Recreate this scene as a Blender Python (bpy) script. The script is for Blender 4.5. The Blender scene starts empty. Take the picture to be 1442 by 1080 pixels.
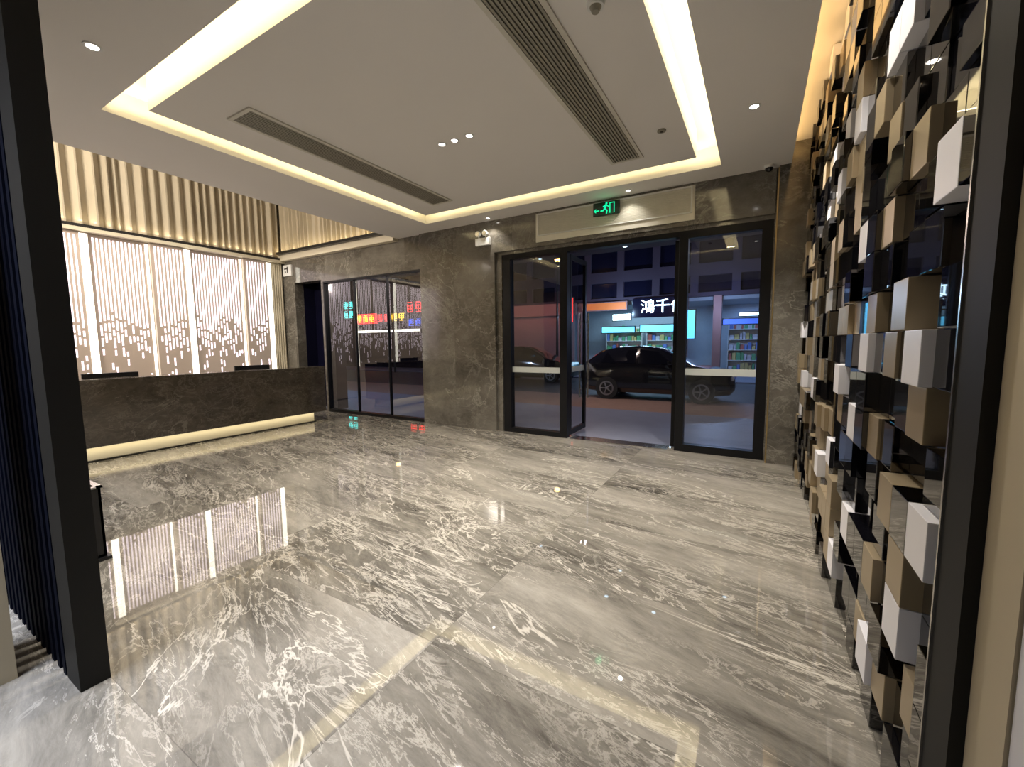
import bpy, bmesh, math, random
from mathutils import Vector, Matrix
random.seed(7)
S = bpy.context.scene
C = S.collection
PI = math.pi

# ------------------------------------------------------------------ camera
EYE = Vector((0.0, 0.0, 1.5))
yw, pt, rl = (math.radians(a) for a in (30.396, -5.469, -0.557))
F = Vector((-math.sin(yw) * math.cos(pt), math.cos(yw) * math.cos(pt), math.sin(pt)))
R = Vector((math.cos(yw), math.sin(yw), 0))
U = R.cross(F)
R, U = R * math.cos(rl) + U * math.sin(rl), U * math.cos(rl) - R * math.sin(rl)
cd = bpy.data.cameras.new('camera')
cam = bpy.data.objects.new('camera', cd); C.objects.link(cam)
cd.sensor_fit = 'HORIZONTAL'; cd.sensor_width = 36.0; cd.lens = 589.342 * 36 / 1442
cd.clip_start = 0.01; cd.clip_end = 300
M = Matrix((R, U, -F)).transposed().to_4x4(); M.translation = EYE
cam.matrix_world = M
S.camera = cam

# ------------------------------------------------------------------ world, exposure
S.view_settings.view_transform = 'Standard'; S.view_settings.look = 'None'
S.view_settings.gamma = 1; S.view_settings.use_curve_mapping = False
S.view_settings.exposure = 0.3
w = bpy.data.worlds.new('night'); S.world = w; w.use_nodes = True
w.node_tree.nodes['Background'].inputs[0].default_value = (0.28, 0.30, 0.6, 1)
w.node_tree.nodes['Background'].inputs[1].default_value = 0.04
try:
    S.cycles.max_bounces = 10; S.cycles.glossy_bounces = 6; S.cycles.transparent_max_bounces = 24
    S.cycles.sample_clamp_indirect = 4.0; S.cycles.caustics_reflective = False; S.cycles.caustics_refractive = False
except Exception: pass

WARM = (1.0, 0.80, 0.50); SOFT = (1.0, 0.88, 0.70)
def area(name, loc, sx, sy, power, col, direction=(0, 0, -1), spread=PI, parent=None, along=None):
    l = bpy.data.lights.new(name, 'AREA'); l.shape = 'RECTANGLE'; l.size = sx; l.size_y = sy
    l.energy = power; l.color = col; l.spread = spread
    o = bpy.data.objects.new(name, l); C.objects.link(o)
    d = Vector(direction).normalized(); z = -d
    x = Vector(along) if along else (Vector((1, 0, 0)) if abs(z.x) < .9 else Vector((0, 1, 0)))
    y = z.cross(x).normalized(); x = y.cross(z).normalized()
    m = Matrix((x, y, z)).transposed().to_4x4(); m.translation = Vector(loc); o.matrix_world = m
    return o
XV, YV = (1, 0, 0), (0, 1, 0)
# cove strips: they lie on the hidden lip above the ceiling edge and shine up into the slot
K = 0.30
area('cove_light', (-2.68, 1.42, 3.60), 4.3, .05, 60 * K, (1, .86, .54), (0, .55, 1), along=XV)
area('cove_light', (-2.68, 5.64, 3.60), 4.3, .05, 30 * K, (1, .86, .54), (0, -.55, 1), along=XV)
area('cove_light', (-4.99, 3.53, 3.60), 3.9, .05, 30 * K, (1, .86, .54), (.55, 0, 1), along=YV)
area('cove_light', (-0.37, 3.53, 3.60), 3.9, .05, 55 * K, (1, .86, .54), (-.55, 0, 1), along=YV)
# warm strip in the slot above the block screen
area('slot_light', (0.17, 2.6, 3.58), 6.6, .04, 9, (1, .62, .24), (.6, 0, 1), along=YV)
# strips that wash the slatted panels over the reception, and an added raking lamp
area('wash_light', (-9.80, 3.1, 3.60), 5.6, .04, 5, (1, .80, .52), (-.25, 0, 1), along=YV)
area('wash_light', (-8.0, 5.90, 3.68), 3.7, .04, 4, (1, .78, .46), (0, .25, 1), along=XV)
area('wash_light', (-7.6, .15, 4.4), 1.2, .5, 150, (1, .90, .78), (-.62, 1, -.05))  # not a strip: unseen lamp added to rake across the slat folds
# plinth strip under the desk front
area('plinth_light', (-7.425, 3.2, 0.192), 4.0, .03, 3.6, (1, .88, .62), (-.3, 0, -1), along=YV)
# ceiling lamps of the part of the hall behind the camera
area('hall_light', (-3.0, -.9, 3.45), 2.0, 1.0, 130, (.78, .84, 1.0), (-.1, .1, -1), spread=2.0)
# street: added points without fixtures, shop glow opposite and fill over the pavement
def point(name, loc, power, col, r=.06):
    l = bpy.data.lights.new(name, 'POINT'); l.energy = power; l.color = col; l.shadow_soft_size = r
    o = bpy.data.objects.new(name, l); C.objects.link(o); o.location = loc; return o
for p_, e_, c_ in (((-5.5, 18.6, 2.9), 130, (.45, .7, 1.0)), ((-1.5, 18.6, 2.9), 130, (.45, .6, 1.0)), ((-11.5, 7.3, 3.2), 260, (.6, .75, 1.0)), ((1.5, 9.5, 3.4), 110, (.75, .8, 1.0)), ((-3.6, 9.6, 3.5), 150, (1.0, .8, .7)), ((-20, 7.6, 3.6), 260, (.6, .7, 1.0))):
    point('street_fill', p_, e_, c_)

# ------------------------------------------------------------------ materials
MATS = {}
def new_mat(name):
    m = bpy.data.materials.new(name); m.use_nodes = True
    nt = m.node_tree; b = nt.nodes['Principled BSDF']
    MATS[name] = m
    return m, nt, b
def node(nt, t, **kw):
    n = nt.nodes.new(t)
    for k, v in kw.items():
        if isinstance(k, str) and hasattr(n, k): setattr(n, k, v)
    return n
def simple(name, col, rough=.5, metal=0, emit=None, strength=0, bump=0, bscale=60, var=.08, vscale=8, coat=0, ior=1.5):
    m, nt, b = new_mat(name)
    tc = node(nt, 'ShaderNodeTexCoord'); nz = node(nt, 'ShaderNodeTexNoise')
    nz.inputs['Scale'].default_value = vscale; nz.inputs['Detail'].default_value = 3
    nt.links.new(tc.outputs['Object'], nz.inputs['Vector'])
    mx = node(nt, 'ShaderNodeMix', data_type='RGBA')
    mx.inputs[6].default_value = (*[c * (1 - var) for c in col], 1); mx.inputs[7].default_value = (*[min(1, c * (1 + var)) for c in col], 1)
    nt.links.new(nz.outputs['Fac'], mx.inputs[0]); nt.links.new(mx.outputs[2], b.inputs['Base Color'])
    b.inputs['Roughness'].default_value = rough; b.inputs['Metallic'].default_value = metal
    b.inputs['IOR'].default_value = ior
    b.inputs['Coat Weight'].default_value = coat
    if emit:
        b.inputs['Emission Color'].default_value = (*emit, 1); b.inputs['Emission Strength'].default_value = strength
    if bump:
        n2 = node(nt, 'ShaderNodeTexNoise'); n2.inputs['Scale'].default_value = bscale
        nt.links.new(tc.outputs['Object'], n2.inputs['Vector'])
        bp = node(nt, 'ShaderNodeBump'); bp.inputs['Strength'].default_value = bump
        nt.links.new(n2.outputs['Fac'], bp.inputs['Height']); nt.links.new(bp.outputs[0], b.inputs['Normal'])
    return m
def math_node(nt, op, a, b=None, c=None, clamp=False):
    n = node(nt, 'ShaderNodeMath', operation=op); n.use_clamp = clamp
    for i, v in enumerate((a, b, c)):
        if v is None: continue
        if isinstance(v, (int, float)): n.inputs[i].default_value = v
        else: nt.links.new(v, n.inputs[i])
    return n.outputs[0]
def glass(name, tint=(.75, .8, .85), rough=0):
    m, nt, b = new_mat(name)
    out = nt.nodes['Material Output']
    tr = node(nt, 'ShaderNodeBsdfTransparent'); tr.inputs[0].default_value = (*tint, 1)
    gl = node(nt, 'ShaderNodeBsdfGlossy'); gl.inputs['Roughness'].default_value = rough; gl.inputs[0].default_value = (1, 1, 1, 1)
    fr = node(nt, 'ShaderNodeFresnel'); fr.inputs[0].default_value = 1.9
    mx = node(nt, 'ShaderNodeMixShader')
    ge = node(nt, 'ShaderNodeNewGeometry'); front = math_node(nt, 'SUBTRACT', 1.0, ge.outputs['Backfacing'])
    nt.links.new(math_node(nt, 'MULTIPLY', fr.outputs[0], front), mx.inputs[0]); nt.links.new(tr.outputs[0], mx.inputs[1]); nt.links.new(gl.outputs[0], mx.inputs[2])
    nt.links.new(mx.outputs[0], out.inputs[0])
    nt.nodes.remove(b)
    return m
def veins(nt, vec, scale, width, detail=5, dist=1.2, rough=.55):
    nz = node(nt, 'ShaderNodeTexNoise'); nz.inputs['Scale'].default_value = scale; nz.inputs['Detail'].default_value = detail
    nz.inputs['Roughness'].default_value = rough; nz.inputs['Distortion'].default_value = dist
    nt.links.new(vec, nz.inputs['Vector'])
    d = math_node(nt, 'ABSOLUTE', math_node(nt, 'SUBTRACT', nz.outputs['Fac'], .5))
    mr = node(nt, 'ShaderNodeMapRange'); mr.interpolation_type = 'SMOOTHERSTEP'
    nt.links.new(d, mr.inputs[0]); mr.inputs[1].default_value = 0; mr.inputs[2].default_value = width
    mr.inputs[3].default_value = 1; mr.inputs[4].default_value = 0
    return mr.outputs[0]
def marble(name, dark, mid, vein, tile, rough, vein_amt, angle=0.5, stretch=(1, 2.4, 1), scale=1.0, ior=1.55, axis='xy', origin=(0, 0)):
    m, nt, b = new_mat(name)
    tc = node(nt, 'ShaderNodeTexCoord')
    sep = node(nt, 'ShaderNodeSeparateXYZ'); nt.links.new(tc.outputs['Object'], sep.inputs[0])
    a0, a1 = sep.outputs[axis[0].upper()], sep.outputs[axis[1].upper()]
    fx = math_node(nt, 'FLOOR', math_node(nt, 'DIVIDE', math_node(nt, 'SUBTRACT', a0, origin[0]), tile[0]))
    fy = math_node(nt, 'FLOOR', math_node(nt, 'DIVIDE', math_node(nt, 'SUBTRACT', a1, origin[1]), tile[1]))
    cb = node(nt, 'ShaderNodeCombineXYZ'); nt.links.new(fx, cb.inputs[0]); nt.links.new(fy, cb.inputs[1])
    wn = node(nt, 'ShaderNodeTexWhiteNoise', noise_dimensions='3D'); nt.links.new(cb.outputs[0], wn.inputs['Vector'])
    off = node(nt, 'ShaderNodeVectorMath', operation='SCALE'); nt.links.new(wn.outputs['Color'], off.inputs[0]); off.inputs['Scale'].default_value = 2.5
    add = node(nt, 'ShaderNodeVectorMath', operation='ADD'); nt.links.new(tc.outputs['Object'], add.inputs[0]); nt.links.new(off.outputs[0], add.inputs[1])
    rt = node(nt, 'ShaderNodeVectorRotate', rotation_type='Z_AXIS'); rt.inputs['Angle'].default_value = angle
    nt.links.new(add.outputs[0], rt.inputs[0])
    mp = node(nt, 'ShaderNodeMapping'); mp.inputs['Scale'].default_value = stretch
    nt.links.new(rt.outputs[0], mp.inputs[0])
    v = mp.outputs[0]
    def noise(sc, det=8, rgh=.65, dst=.6):
        n_ = node(nt, 'ShaderNodeTexNoise'); n_.inputs['Scale'].default_value = sc * scale; n_.inputs['Detail'].default_value = det
        n_.inputs['Roughness'].default_value = rgh; n_.inputs['Distortion'].default_value = dst; nt.links.new(v, n_.inputs['Vector']); return n_.outputs['Fac']
    rp = node(nt, 'ShaderNodeValToRGB'); rp.color_ramp.elements[0].position = .38; rp.color_ramp.elements[1].position = .62
    rp.color_ramp.elements[0].color = (*dark, 1); rp.color_ramp.elements[1].color = (*mid, 1)
    base = math_node(nt, 'ADD', math_node(nt, 'MULTIPLY', noise(.9, 8, .7, 1.2), .6), math_node(nt, 'MULTIPLY', noise(5, 10, .8, .8), .4))
    nt.links.new(base, rp.inputs[0])
    v1 = veins(nt, v, .42 * scale, .0075, 7, .7, .6); v2 = veins(nt, v, 1.0 * scale, .011, 8, .8, .64); v3 = veins(nt, v, 2.2 * scale, .032, 9, .8, .70)
    def mask(lo, hi, sc):
        mr = node(nt, 'ShaderNodeMapRange'); nt.links.new(noise(sc, 3, .5, .2), mr.inputs[0]); mr.inputs[1].default_value = lo; mr.inputs[2].default_value = hi; return mr.outputs[0]
    s = math_node(nt, 'MULTIPLY', math_node(nt, 'MULTIPLY', v1, mask(.36, .5, .7)), .8)
    s = math_node(nt, 'MAXIMUM', s, math_node(nt, 'MULTIPLY', math_node(nt, 'MULTIPLY', v2, mask(.35, .6, 1.3)), .7))
    s = math_node(nt, 'MAXIMUM', s, math_node(nt, 'MULTIPLY', math_node(nt, 'MULTIPLY', v3, mask(.34, .56, .8)), .55))
    s = math_node(nt, 'MAXIMUM', s, math_node(nt, 'MULTIPLY', math_node(nt, 'MULTIPLY', mask(.46, .74, .55), noise(7, 8, .8, 1.0)), .75))
    s = math_node(nt, 'MULTIPLY', s, vein_amt, clamp=True)
    mx = node(nt, 'ShaderNodeMix', data_type='RGBA'); nt.links.new(s, mx.inputs[0]); nt.links.new(rp.outputs[0], mx.inputs[6]); mx.inputs[7].default_value = (*vein, 1)
    # fine joints between the slabs
    def joint(a, o, t):
        fr = math_node(nt, 'FRACT', math_node(nt, 'DIVIDE', math_node(nt, 'SUBTRACT', a, o), t))
        e = math_node(nt, 'MINIMUM', fr, math_node(nt, 'SUBTRACT', 1.0, fr))
        return math_node(nt, 'LESS_THAN', e, .0016 / t)
    j = math_node(nt, 'MAXIMUM', joint(a0, origin[0], tile[0]), joint(a1, origin[1], tile[1]))
    mj = node(nt, 'ShaderNodeMix', data_type='RGBA'); nt.links.new(math_node(nt, 'MULTIPLY', j, .35), mj.inputs[0]); nt.links.new(mx.outputs[2], mj.inputs[6])
    mj.inputs[7].default_value = (dark[0] * .4, dark[1] * .4, dark[2] * .4, 1)
    nt.links.new(mj.outputs[2], b.inputs['Base Color'])
    b.inputs['Roughness'].default_value = rough; b.inputs['IOR'].default_value = ior
    return m
marble('floor_marble', (.075, .068, .057), (.285, .262, .22), (.70, .65, .56), (1.8, .9), .018, 1.0, .25, (.8, 2.8, 1), 1.0, 1.8, origin=(-1.36, 1.5))
marble('wall_marble', (.070, .063, .052), (.165, .15, .124), (.34, .32, .275), (1.2, 3.52), .10, .75, .4, (1, 1, 1.3), 1.3, 1.6, axis='xz', origin=(.11, 0))
marble('desk_marble', (.05, .042, .034), (.13, .11, .088), (.28, .25, .205), (9, 9), .10, .7, .3, (1, 1, 1.6), 1.7, 1.55, axis='yz')
simple('ceiling_paint', (.82, .79, .75), .75, var=.015, vscale=2)
simple('cove_paint', (.85, .82, .74), .7, var=.01)
simple('beige_wall', (.42, .36, .25), .6, var=.03, vscale=1.5, bump=.03, bscale=200)
simple('pale_wall', (.62, .62, .66), .6, var=.02)
simple('slat_wood', (.47, .41, .30), .55, var=.12, vscale=3)
simple('black_metal', (.012, .011, .010), .35, .0, var=.1)
simple('post_black', (.010, .0095, .008), .6, var=.1)
MATS['post_black'].node_tree.nodes['Principled BSDF'].inputs['Specular IOR Level'].default_value = .2
simple('fin_gloss', (.002, .003, .008), .75, var=.1)
MATS['fin_gloss'].node_tree.nodes['Principled BSDF'].inputs['Specular IOR Level'].default_value = .04
simple('frame_black', (.008, .008, .009), .35)
MATS['frame_black'].node_tree.nodes['Principled BSDF'].inputs['Specular IOR Level'].default_value = .22
simple('steel', (.55, .53, .5), .25, 1)
simple('brass', (.55, .42, .22), .3, 1)
simple('white_plastic', (.75, .75, .72), .4)
simple('vent_metal', (.30, .28, .22), .5, .0)
simple('vent_back', (.06, .055, .045), .8)
simple('vent_white', (.66, .63, .54), .5)
simple('cream_panel', (.62, .56, .42), .55, var=.03)
simple('board_beige', (.42, .34, .28), .5, var=.04, vscale=4, emit=(.62, .50, .40), strength=.12)
simple('slit_light', (.9, .85, .9), .5, emit=(1.0, .84, .97), strength=1.3)
simple('led_light', (.9, .9, .8), .5, emit=(1.0, .95, .82), strength=3.2)
simple('lamp_glow', (.9, .9, .9), .5, emit=(1.0, .93, .85), strength=9)
simple('block_champagne', (.40, .32, .205), .36, .45, var=.05, vscale=5)
simple('block_white', (.85, .84, .88), .35, var=.01)
simple('block_mirror', (.16, .15, .14), .03, 1.0, var=.02)
simple('block_glass', (.004, .004, .006), .02, 0, var=.02, ior=2.0)
simple('black_plastic', (.01, .01, .011), .35)
simple('screen_black', (.004, .004, .005), .12)
simple('exit_green', (.0, .4, .2), .5, emit=(.0, .9, .38), strength=.95)
simple('exit_dark', (.004, .02, .012), .3)
glass('pane_glass', (.80, .83, .86))
simple('frost_band', (.55, .58, .55), .7, var=.03)
# outside
simple('pavement', (.20, .22, .30), .45, var=.12, vscale=3, bump=.1, bscale=20)
simple('brick_paving', (.30, .19, .15), .55, var=.2, vscale=6, bump=.2, bscale=30)
simple('asphalt', (.05, .05, .06), .6, var=.2, vscale=5, bump=.2, bscale=60)
simple('facade', (.05, .035, .06), .8, var=.1, vscale=2)
simple('facade_pink', (.32, .17, .16), .7, var=.1)
simple('dark_window', (.006, .006, .02), .15)
simple('shop_wall', (.35, .4, .45), .7, var=.1)
simple('shutter', (.42, .24, .22), .6)
simple('orange_board', (.6, .16, .04), .6, emit=(1, .25, .05), strength=.16)
simple('neon_white', (.9, .9, .9), .5, emit=(.62, .85, 1.0), strength=5)
simple('neon_cyan', (.3, .8, .9), .5, emit=(.10, .55, .85), strength=1.6)
simple('neon_teal', (.3, .8, .9), .5, emit=(.08, .75, .62), strength=2.6)
simple('neon_blue', (.1, .2, .9), .5, emit=(.06, .16, .8), strength=1.2)
simple('neon_red', (.9, .05, .05), .5, emit=(1, .03, .02), strength=2.2)
simple('neon_yellow', (.9, .6, .05), .5, emit=(1, .55, .03), strength=2.5)
simple('neon_pale', (.9, .9, .8), .5, emit=(1, .9, .7), strength=3)
simple('sodium', (.9, .6, .2), .5, emit=(1, .5, .12), strength=25)
simple('car_paint', (.006, .006, .008), .12, .0, coat=1)
simple('car_glass', (.004, .004, .006), .04, 0)
simple('tyre', (.012, .012, .012), .8)
simple('rim', (.35, .35, .37), .3, .9)
simple('tail_red', (.3, .01, .01), .3, emit=(1, .02, .02), strength=.25)
simple('head_lens', (.7, .7, .75), .1, .6)
for i, c in enumerate([(.5, .15, .12), (.12, .4, .2), (.15, .25, .6), (.6, .5, .2), (.6, .6, .65)]): simple('goods_%d' % i, c, .5)

# ------------------------------------------------------------------ mesh helpers
class MB:
    def __init__(s): s.v = []; s.f = []
    def add(s, vs, fs):
        n = len(s.v); s.v += [tuple(v) for v in vs]; s.f += [tuple(i + n for i in f) for f in fs]
    def box(s, x0, x1, y0, y1, z0, z1):
        if x0 > x1: x0, x1 = x1, x0
        if y0 > y1: y0, y1 = y1, y0
        if z0 > z1: z0, z1 = z1, z0
        s.add([(x0, y0, z0), (x1, y0, z0), (x1, y1, z0), (x0, y1, z0), (x0, y0, z1), (x1, y0, z1), (x1, y1, z1), (x0, y1, z1)],
              [(0, 3, 2, 1), (4, 5, 6, 7), (0, 1, 5, 4), (1, 2, 6, 5), (2, 3, 7, 6), (3, 0, 4, 7)]); return s
    def prism(s, pts, a, b, axis='z'):
        # polygon pts (2D, ccw) extruded from a to b along an axis
        def P(p, t): return {'z': (p[0], p[1], t), 'y': (p[0], t, p[1]), 'x': (t, p[0], p[1])}[axis]
        n = len(pts)
        s.add([P(p, a) for p in pts] + [P(p, b) for p in pts],
              [tuple(range(n))[::-1], tuple(range(n, 2 * n))] + [(i, (i + 1) % n, n + (i + 1) % n, n + i) for i in range(n)]); return s
    def cyl(s, c, r, h, axis='z', n=24, r2=None, cap=True):
        r2 = r if r2 is None else r2
        def P(a, t, rr):
            u, w_ = rr * math.cos(a), rr * math.sin(a)
            return {'z': (c[0] + u, c[1] + w_, c[2] + t), 'y': (c[0] + u, c[1] + t, c[2] + w_), 'x': (c[0] + t, c[1] + u, c[2] + w_)}[axis]
        k = len(s.v)
        vs = [P(2 * PI * i / n, 0, r) for i in range(n)] + [P(2 * PI * i / n, h, r2) for i in range(n)]
        fs = [(i, (i + 1) % n, n + (i + 1) % n, n + i) for i in range(n)]
        if cap: fs += [tuple(range(n))[::-1], tuple(range(n, 2 * n))]
        s.add(vs, fs); return s
    def ring(s, c, ri, ro, h, axis='z', n=28):
        for (ra, rb, ta, tb) in ((ro, ro, 0, h), (ro, ri, h, h), (ri, ri, h, 0), (ri, ro, 0, 0)):
            def P(a, t, rr):
                u, w_ = rr * math.cos(a), rr * math.sin(a)
                return {'z': (c[0] + u, c[1] + w_, c[2] + t), 'y': (c[0] + u, c[1] + t, c[2] + w_), 'x': (c[0] + t, c[1] + u, c[2] + w_)}[axis]
            s.add([P(2 * PI * i / n, ta, ra) for i in range(n)] + [P(2 * PI * i / n, tb, rb) for i in range(n)],
                  [(i, (i + 1) % n, n + (i + 1) % n, n + i) for i in range(n)])
        return s
    def tube(s, pts, r, n=10):
        pts = [Vector(p) for p in pts]; rings = []
        for i, p in enumerate(pts):
            d = (pts[min(i + 1, len(pts) - 1)] - pts[max(i - 1, 0)]).normalized()
            a = d.cross(Vector((0, 0, 1)) if abs(d.z) < .9 else Vector((1, 0, 0))).normalized(); b_ = d.cross(a)
            rings.append([p + a * r * math.cos(2 * PI * k / n) + b_ * r * math.sin(2 * PI * k / n) for k in range(n)])
        vs = [v for rg in rings for v in rg]
        fs = [(i * n + k, i * n + (k + 1) % n, (i + 1) * n + (k + 1) % n, (i + 1) * n + k) for i in range(len(pts) - 1) for k in range(n)]
        fs += [tuple(range(n))[::-1], tuple(range((len(pts) - 1) * n, len(pts) * n))]
        s.add(vs, fs); return s
    def build(s, name, mat, parent=None, bevel=0, smooth=False, origin=None):
        me = bpy.data.meshes.new(name)
        org = Vector(origin) if origin is not None else (Vector((0, 0, 0)))
        me.from_pydata([tuple(Vector(v) - org) for v in s.v], [], s.f)
        bm = bmesh.new(); bm.from_mesh(me); bmesh.ops.recalc_face_normals(bm, faces=bm.faces)
        if bevel:
            bmesh.ops.bevel(bm, geom=[e for e in bm.edges if e.calc_face_angle(0) > .5], offset=bevel, segments=2, affect='EDGES', profile=.7)
        bm.to_mesh(me); bm.free()
        if smooth:
            for p in me.polygons: p.use_smooth = True
            me.set_sharp_from_angle(angle=.7)
        me.materials.append(MATS[mat])
        o = bpy.data.objects.new(name, me); C.objects.link(o)
        if parent is not None:
            o.parent = parent; o.location = org - parent.location if parent.parent is None else org - parent.location - parent.parent.location
        else: o.location = org
        return o
def struct(o, label=None):
    o['kind'] = 'structure'
    if label: o['label'] = label
    return o
def tag(o, label, cat, group=None):
    o['label'] = label; o['category'] = cat
    if group: o['group'] = group
    return o
def empty(name, loc, label=None, cat=None, group=None):
    o = bpy.data.objects.new(name, None); C.objects.link(o); o.location = loc; o.empty_display_size = .1
    if label: tag(o, label, cat, group)
    return o
def copy_tree(o, parent=None):
    c = o.copy(); C.objects.link(c); c.parent = parent
    for ch in o.children: copy_tree(ch, c)
    return c

ZC = 3.52; YF = 6.04; XL = -9.94; XC = -6.06; XE = 0.25; ZS = 3.75; ZV = 5.3

# ------------------------------------------------------------------ shell
struct(MB().box(-10.2, 1.6, -4.0, YF + .22, -.15, 0).build('floor', 'floor_marble'), 'polished grey marble floor with pale veins')
# ceiling: slabs round the tray opening, centre panel, cavity lids
c = MB()
T = (-4.915, -.447, 1.496, 5.568)            # tray opening x0 x1 y0 y1
P_ = (-4.60, -.67, 1.715, 5.205)             # centre panel
th = .05
for (x0, x1, y0, y1) in ((XC, T[0], -4, YF), (T[1], XE, -4, YF), (T[0], T[1], -4, T[2]), (T[0], T[1], T[3], YF)): c.box(x0, x1, y0, y1, ZC, ZC + th)
c.box(P_[0], P_[1], P_[2], P_[3], ZC, 3.80)
c.box(XC, XC + .12, -4, YF, ZC + th, ZV)      # upstand beside the reception void
c.box(XE - .14, XE - .12, -4, YF, ZC + th, ZS)
c.box(XE - .14, .75, -4, YF, ZS, ZS + .05)    # slot lid over the block screen
c.box(XL - .1, XC + .12, -.2, YF, ZV, ZV + .1)
struct(c.build('ceiling', 'ceiling_paint'), 'dropped white ceiling with recessed lit tray')
c = MB()
c.box(T[0] - .2, T[1] + .2, T[2] - .2, T[3] + .2, 3.80, 3.84)
for (x0, x1, y0, y1) in ((T[0] - .2, T[0] - .16, T[2] - .2, T[3] + .2), (T[1] + .16, T[1] + .2, T[2] - .2, T[3] + .2), (T[0] - .2, T[1] + .2, T[2] - .2, T[2] - .16), (T[0] - .2, T[1] + .2, T[3] + .16, T[3] + .2)):
    c.box(x0, x1, y0, y1, ZC + th, 3.80)
struct(c.build('trim_1', 'cove_paint'), 'cream lit cavity of the ceiling tray')
# front wall with its openings
f = MB(); Y0, Y1 = YF, YF + .22
f.box(XL - .2, -9.42, Y0, Y1, 0, ZV)
f.box(-9.42, -8.45, Y0, Y1, 2.95, ZV)
f.box(-8.45, -8.37, Y0, Y1, 0, ZV)
f.box(-8.37, -5.47, Y0, Y1, 2.90, ZV)
f.box(-5.47, -3.72, Y0, Y1, 0, ZV)
f.box(-3.72, .11, Y0, Y1, 2.95, ZV)
f.box(.11, 1.6, Y0, Y1, 0, ZV)
f.box(-5.47, -3.83, YF - .05, YF, 0, ZC)       # proud pier
f.box(-3.83, .11, YF - .05, YF, 3.0, ZC)
f.box(.14, .56, YF - .10, YF, 0, ZS)
struct(f.build('wall_front', 'wall_marble'), 'dark grey-brown marble front wall')
tr = MB(); tr.box(.125, .14, YF - .105, YF, 0, 3.5); tr.box(.545, .56, YF - .115, YF - .1, 0, 3.5)
struct(tr.build('trim_2', 'brass'), 'thin metal edging of the marble pier')
# lobby behind the dark opening beside the desk
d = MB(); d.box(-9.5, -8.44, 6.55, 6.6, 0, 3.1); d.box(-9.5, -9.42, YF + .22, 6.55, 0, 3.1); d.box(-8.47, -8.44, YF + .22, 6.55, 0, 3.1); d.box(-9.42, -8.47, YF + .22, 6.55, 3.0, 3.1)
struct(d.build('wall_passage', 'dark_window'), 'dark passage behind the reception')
struct(MB().box(XL - .2, XL, -4, YF + .2, 0, ZV).build('wall_left', 'beige_wall'), 'left wall behind the reception')
struct(MB().box(.62, .8, 1.2, YF + .2, 0, 3.9).build('wall_right', 'beige_wall'), 'right wall behind the block screen')
wr = MB().box(.42, .8, 1.06, 1.203, 0, ZC + .3)
struct(wr.build('wall_right_return', 'beige_wall'), 'beige wall return right of the screen')
struct(MB().box(.425, .8, -4, 1.055, 0, ZC + .3).build('wall_right_near', 'pale_wall'), 'pale grey wall at the right edge')
struct(MB().box(-10.2, 1.6, -4.15, -4, 0, ZC + .1).build('wall_back', 'beige_wall'), 'back wall behind the camera')
tv = MB(); tv.box(XL, XC, -.25, -.2, 0, ZV)
struct(tv.build('wall_rear_left', 'beige_wall'), 'rear wall of the reception area')
# trims below the slatted panels
t = MB(); t.box(XL, XL + .2, -.2, YF, 3.49, 3.54); t.box(XL + .2, XC, YF - .20, YF, 3.60, 3.655)
struct(t.build('trim_3', 'black_metal'), 'black ledge under the slatted panels')
t = MB(); t.box(XL, XL + .2, -.2, YF, 3.43, 3.49); t.box(XL + .12, XC, YF - .12, YF, 3.47, 3.60)
struct(t.build('trim_4', 'cream_panel'), 'pale strip under the black ledge')

# ------------------------------------------------------------------ slatted valance panels (irregular folds)
def folds(a0, a1, deep, seed):
    rnd = random.Random(seed); pts = []; a = a0
    while a < a1:
        wd = rnd.choice((.11, .14, .17, .20)); dp = rnd.uniform(.6, 1.0) * deep
        pts += [(a, 0), (a + wd * .38, dp), (a + wd * .50, dp), (a + wd * .62, .1 * dp)]; a += wd
    pts.append((a1, 0)); return pts
for i, (lab, axis) in enumerate((('long beige folded-slat panel high over the reception backdrop', 'y'), ('beige folded-slat panel above the front window beside the void', 'x'))):
    m = MB()
    if axis == 'y':
        pr_ = folds(.0, YF - .13, .15, 3); q = [(XL + .02 + p[1], p[0]) for p in pr_] + [(XL + .001, YF - .13), (XL + .001, 0)]
        m.prism(q, 3.55, ZV - .02)
    else:
        pr_ = folds(XL + .16, XC - .01, .09, 9); q = [(p[0], YF - .02 - p[1]) for p in pr_] + [(XC - .01, YF - .001), (XL + .16, YF - .001)]
        m.prism(q, 3.66, ZV - .02)
    o = m.build('slatted_panel', 'slat_wood'); tag(o, lab, 'wall panel', 'folded slat panels over the reception')

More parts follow.
